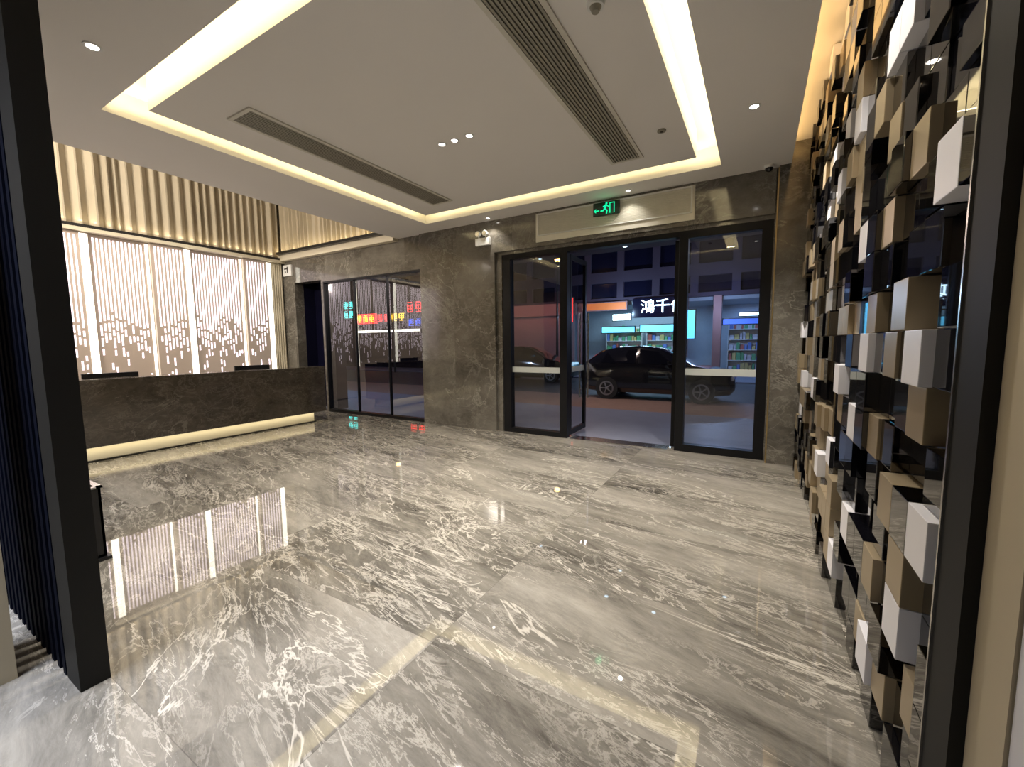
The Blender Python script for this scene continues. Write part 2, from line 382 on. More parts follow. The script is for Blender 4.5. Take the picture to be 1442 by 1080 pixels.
# ------------------------------------------------------------------ backlit reception panels
edges = [.30, 1.22, 1.95, 2.66, 3.49, 4.14, 5.13, 5.74]
plab = {2: 'backlit slit panel partly hidden by the black fins at the left', 3: 'backlit lilac slit panel behind the nearer desk monitor', 4: 'narrow backlit slit panel in the middle of the backdrop',
        5: 'wide backlit slit panel right of the middle one', 6: 'backlit slit panel at the end next to the passage', 0: 'backlit slit panel furthest back behind the fins', 1: 'backlit slit panel behind the fins, second from the rear'}
for i in range(len(edges) - 1):
    y0, y1 = edges[i], edges[i + 1]
    proud = .05 if i % 2 else .12
    rnd = random.Random(20 + i)
    root = empty('backlit_panel', (XL + .02, (y0 + y1) / 2, .02), plab[i], 'light panel', 'backlit slit panels behind the desk')
    xf = XL + proud
    MB().box(XL + .005, xf, y0 + .005, y1 - .005, .02, 3.42).build('board', 'board_beige', root)
    m = MB(); led_w = .11 if i % 2 == 0 else .05
    ys = y0 + .045; ye = y1 - led_w - .03; n = int((ye - ys) / .054); ph = rnd.uniform(0, 6)
    for k in range(n):
        yc = ys + (k + .5) * (ye - ys) / n; hw = .0125
        env = 1.95 + .14 * math.sin(k * .55 + ph) + rnd.uniform(-.09, .09)
        def slit(z0, z1): m.box(xf - .002, xf + .004, yc - hw, yc + hw, z0, z1)
        slit(env, 3.37)
        z = env - .05
        while z > 1.0:
            ln = rnd.uniform(.07, .20) * (1.0 if z > 1.5 else .8)
            dens = .9 if z > 1.65 else (.55 if z > 1.4 else .28)
            if rnd.random() < dens: slit(max(z - ln, .98), z)
            z -= ln + (.04 if z > 1.6 else .06)
    m.build('light_slits', 'slit_light', root)
    MB().box(xf - .001, xf + .006, y1 - led_w, y1 - .008, .9, 3.40).build('led_strip', 'led_light', root)
o = MB(); 
for k in range(5): o.cyl((XL + .09, 5.78 + .052 * k, .0), .027, 3.43, n=12)
tag(o.build('fluted_column', 'cream_panel', smooth=True), 'fluted cream corner column at the end of the backlit panels', 'column')

# ------------------------------------------------------------------ reception desk
DX = -7.40
desk = empty('reception_desk', (DX, 3.0, 0), 'long dark marble reception desk with a lit recessed plinth', 'desk')
m = MB(); m.box(DX - .06, DX, .70, 5.27, .20, 1.085)
m.build('front_panel', 'desk_marble', desk, .003)
m = MB(); m.box(DX - .34, DX - .06, .70, 5.27, 1.045, 1.085); m.build('counter_top', 'desk_marble', desk, .003)
m = MB(); m.box(DX - .75, DX - .06, 5.21, 5.27, .20, 1.045); m.build('end_panel', 'desk_marble', desk)
m = MB(); m.box(DX - .85, DX - .34, .70, 5.21, .72, .76); m.build('work_top', 'slat_wood', desk)
m = MB(); m.box(DX - .70, DX - .09, .80, 5.05, .022, .20); m.build('plinth', 'cream_panel', desk)
m = MB(); m.box(DX - .70, DX - .055, .80, 5.08, 0, .022); m.build('kick_strip', 'black_metal', desk)
def monitor(y, wd, top, lab):
    r = empty('desk_monitor', (DX - .42, y, .76), lab, 'monitor', 'black monitors on the reception desk')
    MB().box(DX - .44, DX - .40, y - wd / 2, y + wd / 2, top - .34, top).build('casing', 'black_plastic', r, .004)
    MB().box(DX - .4425, DX - .4395, y - wd / 2 + .012, y + wd / 2 - .012, top - .33, top - .012).build('screen', 'screen_black', r)
    MB().box(DX - .43, DX - .41, y - .03, y + .03, .77, top - .2).build('stand', 'black_plastic', r)
    MB().box(DX - .50, DX - .34 - .004, y - .12, y + .12, .76, .772).build('foot', 'black_plastic', r)
monitor(2.21, .60, 1.145, 'black monitor edge above the desk, nearer the left fins')
monitor(4.12, .60, 1.155, 'black monitor edge above the desk, nearer the window')

# ------------------------------------------------------------------ left black screen of fins, stub pier, bin
fs = empty('fin_screen', (-3.2, .58, 0), 'tall black screen of upright fins at the left edge', 'screen')
m = MB(); m.box(-2.53, -2.49, .50, .60, 0, ZC); m.box(-2.66, -2.53, .50, .54, 0, ZC); m.build('end_post', 'post_black', fs)
for k in range(17):
    x = -2.70 - k * .088
    MB().box(x - .02, x + .02, .50, .62, .0, ZC).build('fin', 'fin_gloss', fs)
m = MB(); m.box(-4.20, -2.53, .555, .575, 3.40, ZC); m.box(-4.20, -2.53, .555, .575, 3.40, 3.41); m.build('rail', 'post_black', fs)
pr0 = MB().box(-3.20, -2.86, .30, .385, 0, ZC)
struct(pr0.build('wall_left_pier', 'beige_wall'), 'narrow grey-brown pier at the left edge')
b = empty('waste_bin', (-4.10, .88, 0), 'square black waste bin behind the black fin screen', 'bin')
m = MB()
for (x0, x1, y0, y1) in ((-4.26, -4.245, .74, 1.0), (-3.965, -3.95, .74, 1.0), (-4.26, -3.95, .74, .755), (-4.26, -3.95, .985, 1.0)): m.box(x0, x1, y0, y1, .02, .52)
m.box(-4.26, -3.95, .74, 1.0, .02, .04); m.build('body', 'black_plastic', b)
m = MB(); m.box(-4.265, -3.925, .72, 1.02, 0, .022); m.build('base', 'black_plastic', b)
m = MB()
for (x0, x1, y0, y1) in ((-4.27, -4.235, .73, 1.01), (-3.975, -3.94, .73, 1.01), (-4.27, -3.94, .73, .765), (-4.27, -3.94, .975, 1.01)): m.box(x0, x1, y0, y1, .52, .532)
m.build('rim', 'steel', b)
MB().box(-4.235, -3.975, .765, .975, .48, .50).build('lid', 'black_plastic', b)

# ------------------------------------------------------------------ block screen at the right
PY, PZ, Y00 = .17, .17, 1.30
NC, NR = 27, 22
X_BACK = .55
scr = empty('block_screen', (.5, 3.6, 0), 'black framed screen of mirror, champagne and white blocks along the right wall', 'screen')
m = MB(); m.box(.395, .60, 1.205, 1.345, 0, ZS); m.build('end_post', 'post_black', scr)
MB().box(.39, .395, 1.337, 1.345, 0, ZS).build('edge_bead', 'steel', scr)
MB().box(X_BACK, .60, 1.345, YF - .12, 0, ZS).build('backing', 'block_glass', scr)
kinds = {}
for c_ in range(NC):
    for r_ in range(NR):
        h = random.random() if c_ > 8 else .28 + .6 * random.random()
        near_mix = ('champagne' if h < .27 else 'mirror' if h < .49 else 'glass' if h < .93 else 'white')
        kinds[(c_, r_)] = [near_mix, random.choice((.0, .025, .05, .08))]
def put(c_, r_, k, dpt=None): kinds[(c_, r_)] = [k, dpt if dpt is not None else (0 if k != 'glass' else .07)]
# the large blocks that can be told apart in the photograph
SEEN = {'glass': [(0, 7), (0, 8), (0, 9), (1, 1), (1, 7), (1, 8), (1, 9), (1, 10), (1, 13), (2, 6), (2, 9), (2, 13), (3, 3), (3, 7), (3, 8), (3, 10), (4, 9), (4, 10), (5, 4), (5, 9)], 'champagne': [(0, 6), (0, 10), (1, 2), (2, 4), (2, 7), (3, 1), (3, 5), (3, 9), (3, 12), (4, 3), (4, 8), (5, 1), (5, 6), (5, 11), (5, 13), (6, 9), (6, 14), (8, 12), (9, 13), (9, 16)], 'mirror': [(0, 3), (0, 4), (0, 5), (0, 11), (0, 12), (0, 13), (0, 14), (1, 6), (1, 12), (2, 1), (2, 5), (2, 12), (3, 2), (3, 13), (3, 14), (4, 6), (4, 14), (7, 16)], 'white': [(1, 5), (1, 11), (2, 3), (2, 8), (4, 1), (4, 15), (5, 15), (6, 8), (7, 3), (7, 6), (7, 11), (9, 15), (10, 7), (12, 14), (14, 3)]}
for k, cells in SEEN.items():
    for (c_, r_) in cells: put(c_, r_, k, {'white': 0, 'champagne': random.choice((0, .02)), 'mirror': random.choice((0, .03, .05)), 'glass': random.choice((.03, .06, .09))}[k])
kmat = {'champagne': 'block_champagne', 'mirror': 'block_mirror', 'glass': 'block_glass', 'white': 'block_white'}
kname = {'champagne': 'champagne_block', 'mirror': 'mirror_block', 'glass': 'black_glass_block', 'white': 'white_block'}
meshes = {}
def block_mesh(k, dpt):
    if (k, dpt) not in meshes:
        g = .0015; x0 = .405 + dpt
        o = MB().box(0, X_BACK - x0 + .005, g, PY - g, g, PZ - g).build(kname[k], kmat[k], None, .003)
        meshes[(k, dpt)] = o.data; bpy.data.objects.remove(o)
    return meshes[(k, dpt)]
cnt = {}; rest = {}
for c_ in range(NC):
    for r_ in range(NR):
        k, dpt = kinds[(c_, r_)]
        y = Y00 + c_ * PY; z = r_ * PZ
        if y + PY > YF - .12 or z + PZ > ZS: continue
        cnt[k] = cnt.get(k, 0) + 1
        if cnt[k] <= 95:
            if c_ == 0:
                x0 = .405 + dpt
                MB().box(x0, X_BACK + .005, 1.347, y + PY - .0015, z + .0015, z + PZ - .0015).build(kname[k], kmat[k], scr, .003)
                continue
            o = bpy.data.objects.new(kname[k], block_mesh(k, dpt)); C.objects.link(o); o.parent = scr
            o.location = Vector((.405 + dpt, y, z)) - scr.location
        else:
            rest.setdefault(k, MB()).box(.405 + dpt, X_BACK + .005, y + .0015, y + PY - .0015, z + .0015, z + PZ - .0015)
for k, mb in rest.items():
    o = mb.build('far_' + kname[k] + 's', kmat[k], scr); o['kind'] = 'stuff'

# ------------------------------------------------------------------ entrance glazing
def framed(name, x0, x1, z0, z1, fw, yc, lab, band=None, cols=1, depth=.06):
    r = empty(name, ((x0 + x1) / 2, yc, 0)); struct(r, lab)
    m = MB(); m.box(x0, x0 + fw[0], yc - depth, yc + depth, z0, z1); m.box(x1 - fw[1], x1, yc - depth, yc + depth, z0, z1)
    m.box(x0 + fw[0], x1 - fw[1], yc - depth, yc + depth, z0, z0 + fw[2]); m.box(x0 + fw[0], x1 - fw[1], yc - depth, yc + depth, z1 - fw[3], z1)
    for i in range(1, cols):
        xm = x0 + (x1 - x0) * i / cols; m.box(xm - .012, xm + .012, yc - .03, yc + .03, z0 + fw[2], z1 - fw[3])
    m.build('frame', 'frame_black', r)
    MB().box(x0 + fw[0], x1 - fw[1], yc - .004, yc + .004, z0 + fw[2], z1 - fw[3]).build('pane', 'pane_glass', r)
    if band: MB().box(x0 + fw[0], x1 - fw[1], yc - .008, yc - .005, band[0], band[1]).build('frosted_band', 'frost_band', r)
    return r
framed('window_1', -8.37, -5.47, .0, 2.90, (.03, .03, .06, .04), YF + .05, 'wide front window beside the reception desk', cols=3)
framed('window_2', -3.70, -2.55, 0, 2.95, (.14, .12, .08, .08), YF + .06, 'left glazed side panel of the entrance', (1.02, 1.11))
framed('window_3', -.95, .11, 0, 2.95, (.11, .12, .10, .10), YF + .06, 'right glazed side panel of the entrance', (1.05, 1.14))
hd = MB().box(-2.55, -.95, YF, YF + .12, 2.88, 2.95)
struct(hd.build('trim_5', 'frame_black'), 'black head rail over the open doorway')
def leaf(name, hinge, deg, lab, sgn):
    r = empty(name, (hinge[0], hinge[1], 0)); struct(r, lab)
    W = .74; fw = .06; z0, z1 = .02, 2.87
    m = MB(); m.box(0, fw, -.025, .025, z0, z1); m.box(W - fw, W, -.025, .025, z0, z1); m.box(fw, W - fw, -.025, .025, z0, z0 + .08); m.box(fw, W - fw, -.025, .025, z1 - .07, z1)
    def rel(mb, nm, mt, bev=0):
        o = mb.build(nm, mt, None, bev); o.parent = r; return o
    rel(m, 'frame', 'frame_black'); rel(MB().box(fw, W - fw, -.004, .004, z0 + .08, z1 - .07), 'pane', 'pane_glass')
    rel(MB().box(fw, W - fw, -.009, -.006, 1.03, 1.12), 'frosted_band', 'frost_band')
    for s_ in (-1, 1):
        h = MB().tube([(W - .05, s_ * .075, .55), (W - .05, s_ * .075, 2.0)], .014)
        for zz in (.7, 1.85): h.tube([(W - .05, s_ * .024, zz), (W - .05, s_ * .076, zz)], .009)
        rel(h, 'handle', 'steel')
    r.rotation_euler = (0, 0, math.radians(deg)); return r
leaf('door_1', (-2.58, YF + .15), 91, 'left black framed glass door standing open', 1)
leaf('door_2', (-1.00, YF + .15), 94, 'right black framed glass door standing open', -1)
struct(MB().box(-2.5, -1.05, YF - .0, YF + .24, -.001, .006).build('trim_6', 'steel'), 'metal threshold strip of the doorway')

# ------------------------------------------------------------------ grilles
g = empty('air_grille', (-1.91, YF - .06, 3.06), 'long pale linear air grille on the marble above the entrance', 'air vent')
x0, x1, z0, z1 = -3.05, -.77, 3.06, 3.49; ya = YF - .05
MB().box(x0, x1, ya - .012, ya, z0, z1).build('base_plate', 'vent_white', g)
m = MB(); m.box(x0 + .03, x1 - .03, ya - .028, ya - .012, z0 + .09, z0 + .105); m.box(x0 + .03, x1 - .03, ya - .028, ya - .012, z1 - .025, z1 - .01)
m.box(x0 + .03, x0 + .045, ya - .028, ya - .012, z0 + .105, z1 - .025); m.box(x1 - .045, x1 - .03, ya - .028, ya - .012, z0 + .105, z1 - .025); m.build('frame', 'white_plastic', g)
m = MB(); zz = z0 + .115
while zz < z1 - .035: m.box(x0 + .045, x1 - .045, ya - .024, ya - .012, zz, zz + .009); zz += .02
m.build('slats', 'vent_white', g)
def ceiling_grille(x0, x1, y0, y1, lab, n):
    g = empty('ceiling_grille', ((x0 + x1) / 2, (y0 + y1) / 2, ZC), lab, 'air vent', 'long linear grilles in the tray ceiling')
    MB().box(x0 + .03, x1 - .03, y0 + .03, y1 - .03, ZC - .004, ZC + .001).build('backing', 'vent_back', g)
    m = MB()
    for (a, b_, c_, d_) in ((x0, x0 + .035, y0, y1), (x1 - .035, x1, y0, y1), (x0 + .035, x1 - .035, y0, y0 + .035), (x0 + .035, x1 - .035, y1 - .035, y1)): m.box(a, b_, c_, d_, ZC - .014, ZC + .001)
    m.build('frame', 'vent_white', g)
    m = MB(); w_ = (x1 - x0 - .07) / n
    for k in range(n): xx = x0 + .035 + (k + .2) * w_; m.box(xx, xx + w_ * .62, y0 + .035, y1 - .035, ZC - .013, ZC - .003)
    m.build('slats', 'vent_metal', g)
ceiling_grille(-4.16, -3.80, 2.12, 4.87, 'long grey ceiling grille nearer the reception desk', 10)
ceiling_grille(-1.52, -1.16, 2.0, 4.87, 'long grey ceiling grille nearer the block screen', 10)

# ------------------------------------------------------------------ ceiling lamps and sensors
def downlight(x, y, lab, power, z=ZC, r=.045, tilt=None, grp='round recessed ceiling spotlights', spot=True, size=1.9, col=(1, .93, .84)):
    d = empty('downlight', (x, y, z), lab, 'ceiling light', grp)
    MB().ring((x, y, z - .006), r * .78, r * 1.12, .006).build('trim_ring', 'white_plastic', d)
    MB().cyl((x, y, z - .004), r * .76, .003).build('lens', 'lamp_glow', d)
    if spot:
        l = bpy.data.lights.new('spot', 'SPOT'); l.energy = power; l.spot_size = size; l.spot_blend = .6; l.color = col; l.shadow_soft_size = .03
        o = bpy.data.objects.new('spot', l); C.objects.link(o); o.parent = d; o.location = (0, 0, -.02)
downlight(-3.95, 1.19, 'small round spotlight in the ceiling near the black fin screen', 170)
downlight(-.11, 2.15, 'added unseen spotlight in the ceiling strip over the near end of the block screen', 90)  # added above the view to brighten the near right floor
downlight(-.11, 4.37, 'small round spotlight in the ceiling strip beside the block screen', 230)
for x, lab in ((-2.85, 'leftmost of the three spotlights in the middle of the tray ceiling'), (-2.69, 'middle of the three spotlights in the tray ceiling'), (-2.51, 'rightmost of the three spotlights in the middle of the tray ceiling')):
    downlight(x, 3.5, lab, 150, r=.04)
downlight(-1.58, 5.81, 'small spotlight in the ceiling just above the green exit sign', 14, r=.035)
downlight(-3.85, 5.84, 'small spotlight in the ceiling above the twin emergency lamp', 18, r=.035)
for i, (x, y) in enumerate(((-8.04, 4.38), (-8.07, 3.47), (-7.7, 2.6))):
    downlight(x, y, ['spotlight in the high ceiling over the desk, nearest the window', 'middle spotlight in the high ceiling over the desk', 'spotlight in the high ceiling over the desk, nearest the fins'][i], 100, z=ZV, grp='spotlights over the reception desk')
d = empty('smoke_detector', (-.92, 2.60, ZC), 'round white smoke detector at the top of the ceiling panel', 'smoke detector')
MB().cyl((-.92, 2.60, ZC - .022), .05, .022, n=28, r2=.058).build('base', 'white_plastic', d, smooth=True)
MB().cyl((-.92, 2.60, ZC - .05), .022, .028, n=24, r2=.036).build('chamber', 'vent_metal', d, smooth=True)
d = empty('ceiling_sensor', (-.88, 4.38, ZC), 'flat round sensor disc on the ceiling panel near its right edge', 'sensor')
MB().cyl((-.88, 4.38, ZC - .012), .04, .012, n=28).build('disc', 'vent_metal', d)
MB().cyl((-.88, 4.38, ZC - .018), .014, .006, n=16).build('lens', 'vent_back', d)
d = empty('security_camera', (.07, YF - .16, ZC), 'white dome security camera in the ceiling corner above the right pane', 'camera')
MB().cyl((.03, YF - .16, ZC - .03), .05, .03, n=28).build('base', 'white_plastic', d)
m = MB(); cx, cy, cz = .03, YF - .16, ZC - .03
rs = [(math.cos(a) * .042, -math.sin(a) * .042) for a in [i * PI / 2 / 6 for i in range(7)]]
for i in range(6):
    (ra, za), (rb, zb) = rs[i], rs[i + 1]
    m.cyl((cx, cy, cz + za), ra, zb - za, n=24, r2=max(rb, .0005), cap=False)
m.build('dome', 'screen_black', d, smooth=True)

# exit sign
e = empty('exit_sign', (-1.92, YF - .09, 3.3), 'small green lit exit sign on the air grille', 'exit sign')
MB().box(-2.11, -1.73, YF - .105, YF - .079, 3.29, 3.47).build('casing', 'exit_dark', e, .004)
m = MB(); yy0, yy1 = YF - .110, YF - .1045
def blob(x0, x1, z0, z1): m.box(x0, x1, yy0, yy1, z0, z1)
def stroke(p, q, w_):
    p = Vector(p); q = Vector(q); d_ = (q - p).normalized(); n_ = Vector((-d_.y, d_.x)) * w_ / 2
    m.prism([tuple(p + n_), tuple(p - n_), tuple(q - n_), tuple(q + n_)], yy0, yy1, 'y')
m.cyl((-1.915, yy0, 3.445), .014, .0055, 'y', 14)
stroke((-1.92, 3.43), (-1.94, 3.375), .026); stroke((-1.94, 3.38), (-1.905, 3.345), .016); stroke((-1.905, 3.35), (-1.915, 3.305), .013)
stroke((-1.94, 3.38), (-1.965, 3.35), .016); stroke((-1.962, 3.352), (-2.0, 3.35), .013); stroke((-1.92, 3.425), (-1.88, 3.395), .011); stroke((-1.925, 3.425), (-1.965, 3.405), .011)
for (a, b_, c_, d_) in ((-1.87, -1.86, 3.31, 3.45), (-1.87, -1.80, 3.44, 3.45), (-1.81, -1.80, 3.31, 3.45)): blob(a, b_, c_, d_)
stroke((-2.09, 3.36), (-2.02, 3.36), .012); stroke((-2.092, 3.36), (-2.066, 3.385), .010); stroke((-2.092, 3.36), (-2.066, 3.335), .010)
m.build('pictogram', 'exit_green', e)
l = bpy.data.lights.new('exit_glow', 'POINT'); l.energy = .12; l.color = (.05, 1, .4); l.shadow_soft_size = .05
o = bpy.data.objects.new('exit_glow', l); C.objects.link(o); o.parent = e; o.location = (0, -.15, .05)

# twin emergency lamp
def twin_lamp(x, z, y, lab, s=1.0):
    d = empty('emergency_lamp', (x, y, z), lab, 'emergency light', 'white twin head emergency lamps')
    MB().box(x - .14 * s, x + .14 * s, y - .06 * s, y, z, z + .12 * s).build('battery_box', 'white_plastic', d, .006)
    for q in (-1, 1):
        h = MB().cyl((x + q * .07 * s, y - .09 * s, z + .185 * s), .048 * s, .06 * s, 'y', 24, .036 * s)
        ho = h.build('lamp_head', 'white_plastic', d, smooth=True)
        MB().cyl((x + q * .07 * s, y - .093 * s, z + .185 * s), .038 * s, .004, 'y', 24).build('lamp_lens', 'steel', ho)
        MB().tube([(x + q * .07 * s, y - .045 * s, z + .12 * s), (x + q * .07 * s, y - .05 * s, z + .15 * s)], .01 * s).build('bracket', 'white_plastic', d)
twin_lamp(-4.03, 3.13, YF - .05, 'white twin head emergency lamp left of the entrance')
d = empty('wall_sign', (-9.62, YF - .03, 3.2), 'small white box with a dark symbol beside the passage opening', 'sign')
MB().box(-9.78, -9.46, YF - .04, YF, 3.13, 3.38).build('plate', 'white_plastic', d, .004)
m = MB(); m.box(-9.72, -9.60, YF - .043, YF - .039, 3.28, 3.31); m.box(-9.62, -9.58, YF - .043, YF - .039, 3.20, 3.34); m.box(-9.70, -9.66, YF - .043, YF - .039, 3.20, 3.24); m.build('symbol', 'vent_back', d)

# ------------------------------------------------------------------ outside
struct(MB().box(-34, 14, YF + .22, 9.35, -.25, -.02).build('sidewalk', 'pavement'), 'blue-grey pavement outside the entrance')
struct(MB().box(-34, 14, 9.35, 11.9, -.25, -.05).build('paving', 'brick_paving'), 'reddish paving strip by the kerb')
struct(MB().box(-34, 14, 11.9, 17.6, -.25, -.06).build('road', 'asphalt'), 'dark street')
struct(MB().box(-34, 14, 17.6, 24, -.25, -.02).build('pavement_far', 'pavement'), 'pavement across the street')
cn = MB(); cn.box(-10, 1.6, YF + .22, 9.0, 3.42, 3.6)
struct(cn.build('roof_canopy', 'facade'), 'canopy over the entrance outside')
for i, (x, y) in enumerate(((-4.36, 8.75), (-2.38, 8.6), (-1.38, 8.7), (-.36, 8.65), (-2.35, 7.55), (-1.45, 7.5))):
    d = empty('canopy_lamp', (x, y, 3.42), 'small cool round lamp under the canopy, ' + ['far left of the outer row', 'second of the outer row', 'third of the outer row', 'right end of the outer row', 'left of the inner pair', 'right of the inner pair'][i], 'ceiling light', 'round lamps under the entrance canopy')
    MB().cyl((x, y, 3.411), .05, .009, n=20).build('trim_ring', 'white_plastic', d); MB().cyl((x, y, 3.407), .036, .004, n=20).build('lens', 'neon_white', d)

YB = 20.0
bd = empty('shop_building', (-5, YB + 1, 0), 'long dark purple-lit building across the street with shops below', 'building')
m = MB(); m.box(-14, 8, YB, YB + 1.5, 3.45, 3.6)
def grid_wall(x0, x1, step, rows):
    m = MB(); z = 3.45
    for (a, b_) in rows:
        m.box(x0, x1, YB, YB + .5, z, a); z = b_
        xx = x0
        while xx < x1: m.box(xx, min(xx + .32, x1), YB, YB + .5, a, b_); xx += step
    m.box(x0, x1, YB, YB + .5, z, z + 4); return m
rows = ((3.62, 4.35), (4.85, 6.2), (6.9, 8.2))
grid_wall(-14, 8, 1.62, rows).build('upper_wall', 'facade', bd)
for (a, b_) in rows:
    xx = -14
    while xx < 8:
        fr_ = MB().box(xx + .32, xx + 1.62, YB + .15, YB + .2, a, b_).build('upper_window', 'dark_window', bd); xx += 1.62
m = MB()
for x in (-12.0, -8.35, -7.7, -2.9, -1.55, 2.6, 6.0): m.box(x - .16, x + .16, YB - .05, YB + .4, -.02, 3.45)
m.build('columns', 'facade_pink', bd)
MB().box(-14, 8, YB + 3.6, YB + 3.7, -.02, 3.45).build('back_wall', 'shop_wall', bd)
MB().box(-14, 8, YB + .4, YB + 3.7, 3.30, 3.45).build('shop_ceiling', 'shop_wall', bd)
m = MB(); m.box(-12.0, -8.4, YB + .05, YB + .1, -.02, 2.9)
for k in range(28): m.box(-11.84, -8.5, YB + .03, YB + .06, .05 + k * .1, .10 + k * .1)
m.build('shutter', 'shutter', bd)
MB().box(-14, -7.9, YB - .12, YB, 2.9, 3.5).build('fascia', 'facade_pink', bd)
# shop interiors: shelves with goods
area('shop_light', (-5.2, YB + 1.9, 3.2), 4, 2.4, 90, (.5, .8, 1.0))
area('shop_light', (.4, YB + 1.9, 3.2), 3.6, 2.4, 90, (.35, .55, 1.0))
area('sign_wash', (-10, YB - 1.2, 3.6), 5, .4, 22, (1, .45, .35), (0, .6, -1))
rg = random.Random(4)
def shelf(x0, x1, y, lab):
    r = empty('shop_shelf', ((x0 + x1) / 2, y, -.02), lab, 'shelf', 'lit shop shelves across the street')
    m = MB()
    for k in range(5): m.box(x0, x1, y - .2, y + .2, .12 + k * .48, .15 + k * .48)
    for x in (x0 - .03, x1): m.box(x, x + .03, y - .2, y + .2, -.02, 2.3)
    m.box(x0, x1, y + .18, y + .2, 0, 2.3); m.build('rack', 'white_plastic', r)
    st = [MB() for _ in range(5)]
    for k in range(5):
        x = x0 + .03
        while x < x1 - .15:
            w_ = rg.uniform(.08, .2); st[rg.randrange(5)].box(x, x + w_, y - .15, y + .05, .151 + k * .48, .151 + k * .48 + rg.uniform(.15, .36)); x += w_ + .03
    for i, s_ in enumerate(st): o = s_.build('goods', 'goods_%d' % i, r); o['kind'] = 'stuff'
shelf(-7.3, -5.4, YB + 3.1, 'shop shelf of goods seen left in the lit shop opposite')
shelf(-5.1, -3.2, YB + 3.1, 'shop shelf of goods seen under the white lit sign opposite')
shelf(-1.2, .6, YB + 2.2, 'blue lit shop shelf seen through the right entrance pane')
shelf(.8, 2.4, YB + 2.2, 'blue lit shop shelf at the far right across the street')
def lit(name, x0, x1, z0, z1, mt, lab, y=YB - .2, back=None):
    r = empty(name, ((x0 + x1) / 2, y, z0), lab, 'sign')
    MB().box(x0, x1, y, y + .12, z0, z1).build('sign_box', back or 'exit_dark', r)
    MB().box(x0 + .04, x1 - .04, y - .02, y, z0 + .04, z1 - .04).build('lit_face', mt, r); return r
lit('sign_board', -7.6, -5.35, 3.02, 3.42, 'orange_board', 'long orange fascia board across the street', back='facade_pink')
def text(body, x, z, size, mt, y, parent, ext=.02):
    cu = bpy.data.curves.new('txt', 'FONT'); cu.body = body; cu.size = size; cu.extrude = ext; cu.align_x = 'LEFT'
    to = bpy.data.objects.new('txt', cu); C.objects.link(to); bpy.context.view_layer.update()
    me = bpy.data.meshes.new_from_object(to.evaluated_get(bpy.context.evaluated_depsgraph_get())); bpy.data.objects.remove(to)
    me.materials.clear(); me.materials.append(MATS[mt])
    o = bpy.data.objects.new('lettering', me); C.objects.link(o); o.parent = parent
    o.rotation_euler = (PI / 2, 0, 0); o.location = Vector((x, y, z)) - parent.location; return o
sg = empty('shop_sign', (-3.7, YB - .2, 2.75), 'white glowing character sign over the shop straight across', 'sign')
MB().box(-5.1, -2.7, YB - .16, YB - .06, 2.62, 3.5).build('sign_board', 'dark_window', sg)
text('鴻千什', -4.75, 2.88, .66, 'neon_white', YB - .2, sg)
lit('shop_sign', -6.05, -5.15, 2.5, 2.85, 'neon_white', 'small bright white sign left of the glowing characters')
lit('shop_sign', -2.75, -2.35, 1.6, 2.9, 'neon_cyan', 'narrow upright cyan sign beside the right shop column', y=YB - .3)
lit('shop_sign', -.75, .05, 2.5, 2.7, 'neon_white', 'short bright bar sign at the right of the blue shop')
lit('shop_sign', -5.0, -3.0, 1.95, 2.35, 'neon_cyan', 'wide cyan panel beneath the glowing characters', y=YB + .8)
lit('shop_sign', -6.9, -5.2, 1.95, 2.3, 'neon_cyan', 'cyan panel inside the left lit shop', y=YB + .8)
lit('shop_sign', -1.4, 1.2, 2.2, 2.5, 'neon_blue', 'long blue light box inside the right shop', y=YB + .6)
ls = lit('lantern_sign', -8.22, -7.92, 2.5, 3.75, 'neon_red', 'upright red lit sign seen past the open door', y=YB - .4)
m = MB(); m.box(-8.10, -8.04, YB - .28, YB - .12, 3.6, 3.64); m.box(-8.10, -8.04, YB - .28, YB - .05, 2.6, 2.64); m.build('bracket', 'black_metal', ls)
# signs seen through the window beside the desk
wb = empty('corner_building', (-24, 21, 0), 'dark building far left across the street behind the coloured signs', 'building')
MB().box(-34, -14.5, YB + .25, YB + 2, -.02, 9).build('wall', 'dark_window', wb)
m = MB()
for k in range(7): m.box(-33 + k * 2.7, -31.4 + k * 2.7, YB + .249, YB + .27, 5.4, 7.2)
m.build('upper_windows', 'facade', wb)
def glyphs(x0, x1, z0, z1, n, mt, lab, backing='exit_dark', rows_=1):
    r = empty('shop_sign', ((x0 + x1) / 2, YB + .1, z0), lab, 'sign')
    MB().box(x0, x1, YB - .02, YB + .25, z0, z1).build('sign_box', backing, r)
    m = MB(); w_ = (x1 - x0) / n; h_ = (z1 - z0) / rows_
    for j in range(rows_):
        for k in range(n):
            a, c_ = x0 + k * w_ + w_ * .12, z0 + j * h_ + h_ * .12; ww, hh = w_ * .76, h_ * .76
            for q in range(4): l0 = rg.uniform(0, .3); m.box(a + ww * l0, a + ww * rg.uniform(.7, 1), YB - .06, YB - .02, c_ + hh * (.03 + .29 * q), c_ + hh * (.10 + .29 * q))
            for q in range(3): l0 = rg.uniform(0, .35); xq = a + ww * (.08 + .36 * q + rg.uniform(-.05, .05)); m.box(xq, xq + ww * .09, YB - .06, YB - .02, c_ + hh * l0, c_ + hh * rg.uniform(.7, 1))
    m.build('lit_strokes', mt, r); return r
glyphs(-26.6, -24.5, 3.3, 4.6, 4, 'neon_teal', 'teal lit two row sign furthest left beyond the window', rows_=2)
glyphs(-24.2, -22.4, 2.95, 3.6, 3, 'neon_yellow', 'yellow lit sign left of the middle beyond the window', 'neon_red')
glyphs(-22.2, -21.0, 2.95, 3.6, 2, 'neon_red', 'red lit sign between two yellow ones beyond the window')
glyphs(-20.9, -19.6, 2.95, 3.6, 2, 'neon_yellow', 'yellow lit sign right of the middle beyond the window')
